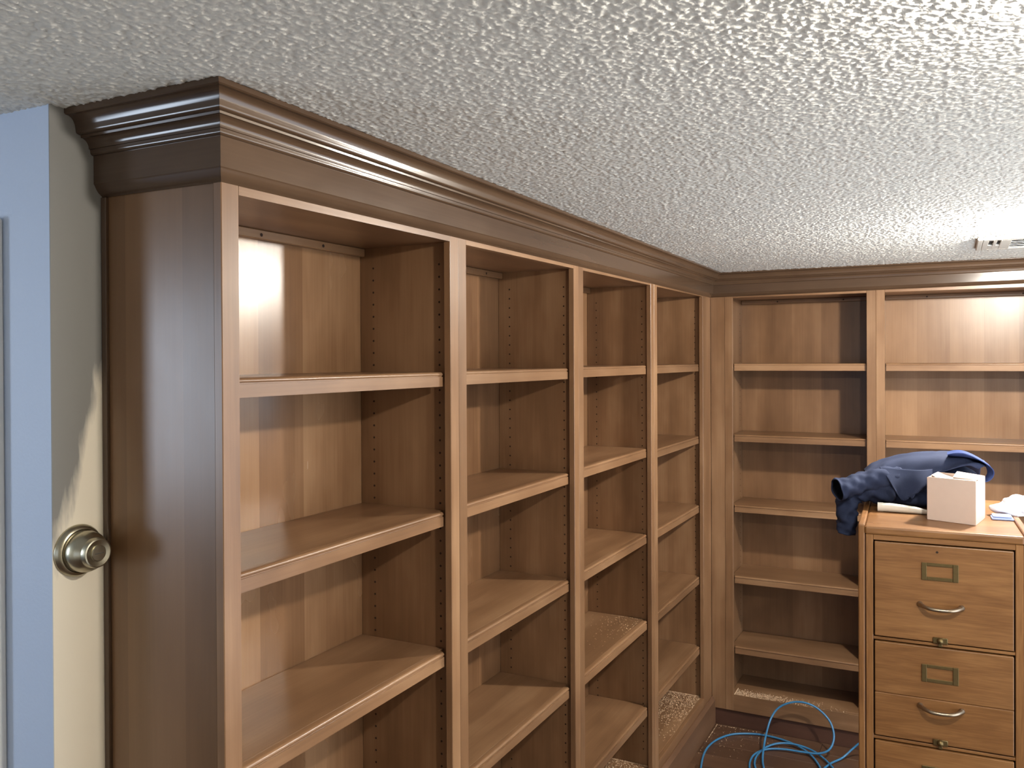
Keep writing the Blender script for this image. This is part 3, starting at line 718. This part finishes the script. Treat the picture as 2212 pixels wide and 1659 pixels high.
# collar loop at the right end, the light on it put into a brighter blue
def collar():
    P = [Vector(J(*q)) for q in [(0.235, 0.36, 1.676), (0.2767, 0.355, 1.6790), (0.318, 0.36, 1.6668), (0.3422, 0.36, 1.6405), (0.3350, 0.36, 1.6170), (0.3143, 0.365, 1.6075), (0.280, 0.37, 1.612)]]
    n = 40; rings = []
    for i in range(n+1):
        p = cat(P, i/n); t = cat(P, min(i/n+0.02, 1))-cat(P, max(i/n-0.02, 0)); b_ = Vector((t.z, 0, -t.x)).normalized()
        hw = 0.040+0.004*math.sin(i*0.5); th_ = 0.0022
        ring = [p+Vector((0, dy*hw, 0))+b_*(0.004*math.sin(i*0.35+dy*3)-0.006*dy*dy) for dy in (-1, -0.6, -0.2, 0.2, 0.6, 1)]
        rings.append(ring+[q-b_*th_ for q in ring[::-1]])
    return tag(MB().loft(rings).build('collar', 'cloth_lit', jk, 60, local=True), 'navy collar coloured brighter blue where light falls')
collar()

# pale rolled cloth peeping out under the jacket
pr = thing('rolled_paper', C2W(0.11, 0.245, ZT), 'small roll of off-white paper under the jacket on the cabinet top', 'paper roll')
def roll():
    path = [C2W(0.044, 0.250, ZT+0.0135), C2W(0.075, 0.250, ZT+0.0135), C2W(0.11, 0.247, ZT+0.0125), C2W(0.145, 0.246, ZT+0.0105), C2W(0.185, 0.243, ZT+0.006)]
    MB().tube(path, [0.0125, 0.0130, 0.0120, 0.0100, 0.0055], 16).build('roll', 'paper', pr, 50)
    MB().tube([C2W(0.0425, 0.250, ZT+0.0135), C2W(0.058, 0.250, ZT+0.0135)], 0.0136, 16).build('roll_end', 'paper', pr, 40)
roll()
# white towel heap behind the box
tw = thing('towel', C2W(0.40, 0.36, ZT), 'folded white cloth behind the cardboard box on the cabinet', 'towel', rz=math.radians(2.5))
def K(x, y, z): return (x-0.40, y-0.36, z-ZT)
me = remesh([('e', K(0.405, 0.325, 1.534), (0.060, 0.034, 0.022), (0, 0.0, 0.1)), ('e', K(0.430, 0.325, 1.550), (0.050, 0.036, 0.024), (0, 0.15, 0)),
             ('e', K(0.460, 0.33, 1.533), (0.045, 0.04, 0.020), (0, 0.1, 0)), ('e', K(0.375, 0.315, 1.532), (0.035, 0.03, 0.016), (0, 0, 0))], 0.004, 4, 'towel_cloth')
def folds2(co, no):
    x, y, z = co[:, 0], co[:, 1], co[:, 2]
    a = 0.003*np.sin((z*1.8+x*0.35)*130+2*np.sin(x*40))+0.0018*np.sin(x*120+y*70)
    co = co+no*a[:, None]; co[:, 2] = np.maximum(co[:, 2], 0.0004); return co
foldify(me, folds2); link_mesh('towel_cloth', me, 'towel', tw)
bc = thing('folded_cloth', C2W(0.365, 0.245, ZT), 'pale blue folded cloth beside the cardboard box on the cabinet', 'cloth', rz=math.radians(2.5))
MB().bbox(-0.025, 0.030, -0.022, 0.030, 0.0002, 0.0065, 0.003, 2).build('cloth_fold', 'ltblue', bc, 50, local=True)
MB().bbox(-0.022, 0.026, -0.018, 0.028, 0.0067, 0.0115, 0.0024, 2).build('cloth_fold', 'ltblue', bc, 50, local=True)

# ------------------------------------------------------------------ blue cord on the floor
def ray_floor(u, v, z):
    k = fw + rt2*((u-1106-34.35)/FPX) - up2*((v-829.5+40.79)/FPX); t = (z-CAM[2])/k.z
    return Vector(CAM)+k*t
def ray_y(u, v, y):
    k = fw + rt2*((u-1106-34.35)/FPX) - up2*((v-829.5+40.79)/FPX); t = (y-CAM[1])/k.y
    return Vector(CAM)+k*t
cord_pts = [(1.02, 3.28, .006), (0.93, 3.32, .06), (0.85, 3.335, .115), (0.768, 3.33, .088), (0.725, 3.32, .050), (0.682, 3.28, .014), (0.632, 3.20, .007), (0.59, 3.06, .006), (0.53, 2.90, .006),
            (0.40, 2.76, .006), (0.22, 2.72, .006), (0.11, 2.82, .006), (0.070, 2.96, .006), (0.056, 3.10, .006),
            (0.075, 3.22, .006), (0.13, 3.32, .006), (0.21, 3.37, .006), (0.29, 3.385, .007), (0.38, 3.365, .010), (0.46, 3.32, .014),
            (0.53, 3.26, .012), (0.585, 3.17, .008), (0.62, 3.06, .006), (0.625, 2.95, .006), (0.57, 2.84, .006), (0.48, 2.83, .006),
            (0.395, 2.93, .006), (0.345, 3.05, .012), (0.325, 3.17, .035), (0.322, 3.27, .080), (0.334, 3.33, .130), (0.366, 3.36, .175),
            (0.425, 3.37, .208), (0.49, 3.372, .218), (0.555, 3.37, .200), (0.615, 3.35, .155), (0.640, 3.31, .100), (0.625, 3.27, .050),
            (0.575, 3.255, .024), (0.50, 3.255, .016), (0.41, 3.25, .014), (0.33, 3.22, .010), (0.285, 3.14, .008), (0.285, 3.03, .006),
            (0.32, 2.93, .006), (0.40, 2.82, .006), (0.53, 2.78, .006), (0.66, 2.84, .006), (0.70, 2.97, .006), (0.685, 3.09, .006),
            (0.63, 3.20, .010), (0.55, 3.285, .016), (0.46, 3.315, .020), (0.38, 3.30, .018), (0.325, 3.24, .012), (0.300, 3.15, .007),
            (0.305, 3.05, .006), (0.345, 2.90, .006), (0.30, 2.70, .006), (0.20, 2.58, .006)]
def smooth_path(pts, n=8):
    pts = [Vector(p) for p in pts]; out = []
    for i in range(len(pts)-1):
        p0, p1, p2, p3 = pts[max(i-1, 0)], pts[i], pts[i+1], pts[min(i+2, len(pts)-1)]
        for k in range(n):
            t = k/n; out.append(0.5*((2*p1)+(p2-p0)*t+(2*p0-5*p1+4*p2-p3)*t*t+(3*p1-p0-3*p2+p3)*t**3))
    return out+[pts[-1]]
tag(MB().tube(smooth_path(cord_pts, 6), 0.0052, 8).build('extension_cord', 'cord', None, 60), 'loose coil of bright blue cord on the dark floor by the cabinet', 'cord')

# ------------------------------------------------------------------ sawdust (uncountable crumbs)
def dust(name, label, spots, n, size):
    mb = MB()
    for _ in range(n):
        x, y, z = spots(random)
        s = size*random.uniform(0.4, 1.5); a = random.uniform(0, 6.28)
        p = []
        for k in range(3):
            an = a+k*2.1+random.uniform(-.4, .4); p.append((x+s*math.cos(an), y+s*math.sin(an), z))
        p.append((x+random.uniform(-.3, .3)*s, y+random.uniform(-.3, .3)*s, z+s*random.uniform(.5, 1.1)))
        mb.add(p, [(0, 2, 1), (0, 1, 3), (1, 2, 3), (2, 0, 3)])
    return tag(mb.build(name, 'dust'), label, 'sawdust', kind='stuff')
def spread(x0, x1, y0, y1, z, cx=None, cy=None, k=1.0):
    def f(r):
        x = x0+(x1-x0)*(r.random() if cx is None else min(max(r.gauss(cx, .28*k), 0), 1))
        y = y0+(y1-y0)*(r.random() if cy is None else min(max(r.gauss(cy, .28*k), 0), 1)); return (x, y, z)
    return f
dust('sawdust', 'pale sawdust scattered on the floor of the corner bookcase bay', spread(-0.30, -0.022, 2.55, 3.285, 0.1902, None, 0.92), 2600, 0.0030)
dust('sawdust', 'pale sawdust on the floor of the third left bookcase bay', spread(-0.30, -0.022, 1.75, 2.43, 0.1902, None, 0.9), 1800, 0.0030)
dust('sawdust', 'sawdust piled at the front of the far corner bookcase floor', spread(0.122, 0.75, Y2+0.003, Y2+0.09, 0.1764, 0.1, 0.35), 1800, 0.0028)
dust('sawdust', 'thin streaks of sawdust on a shelf of the third left bookcase bay', spread(-0.28, -0.05, 1.95, 2.42, SH[2][3]+T, 0.75, 0.85), 260, 0.0017)
dust('sawdust', 'few pale crumbs of sawdust on the dark floor by the corner', spread(0.03, 0.55, 2.9, 3.42, 0.0002, 0.1, 0.9), 260, 0.0024)
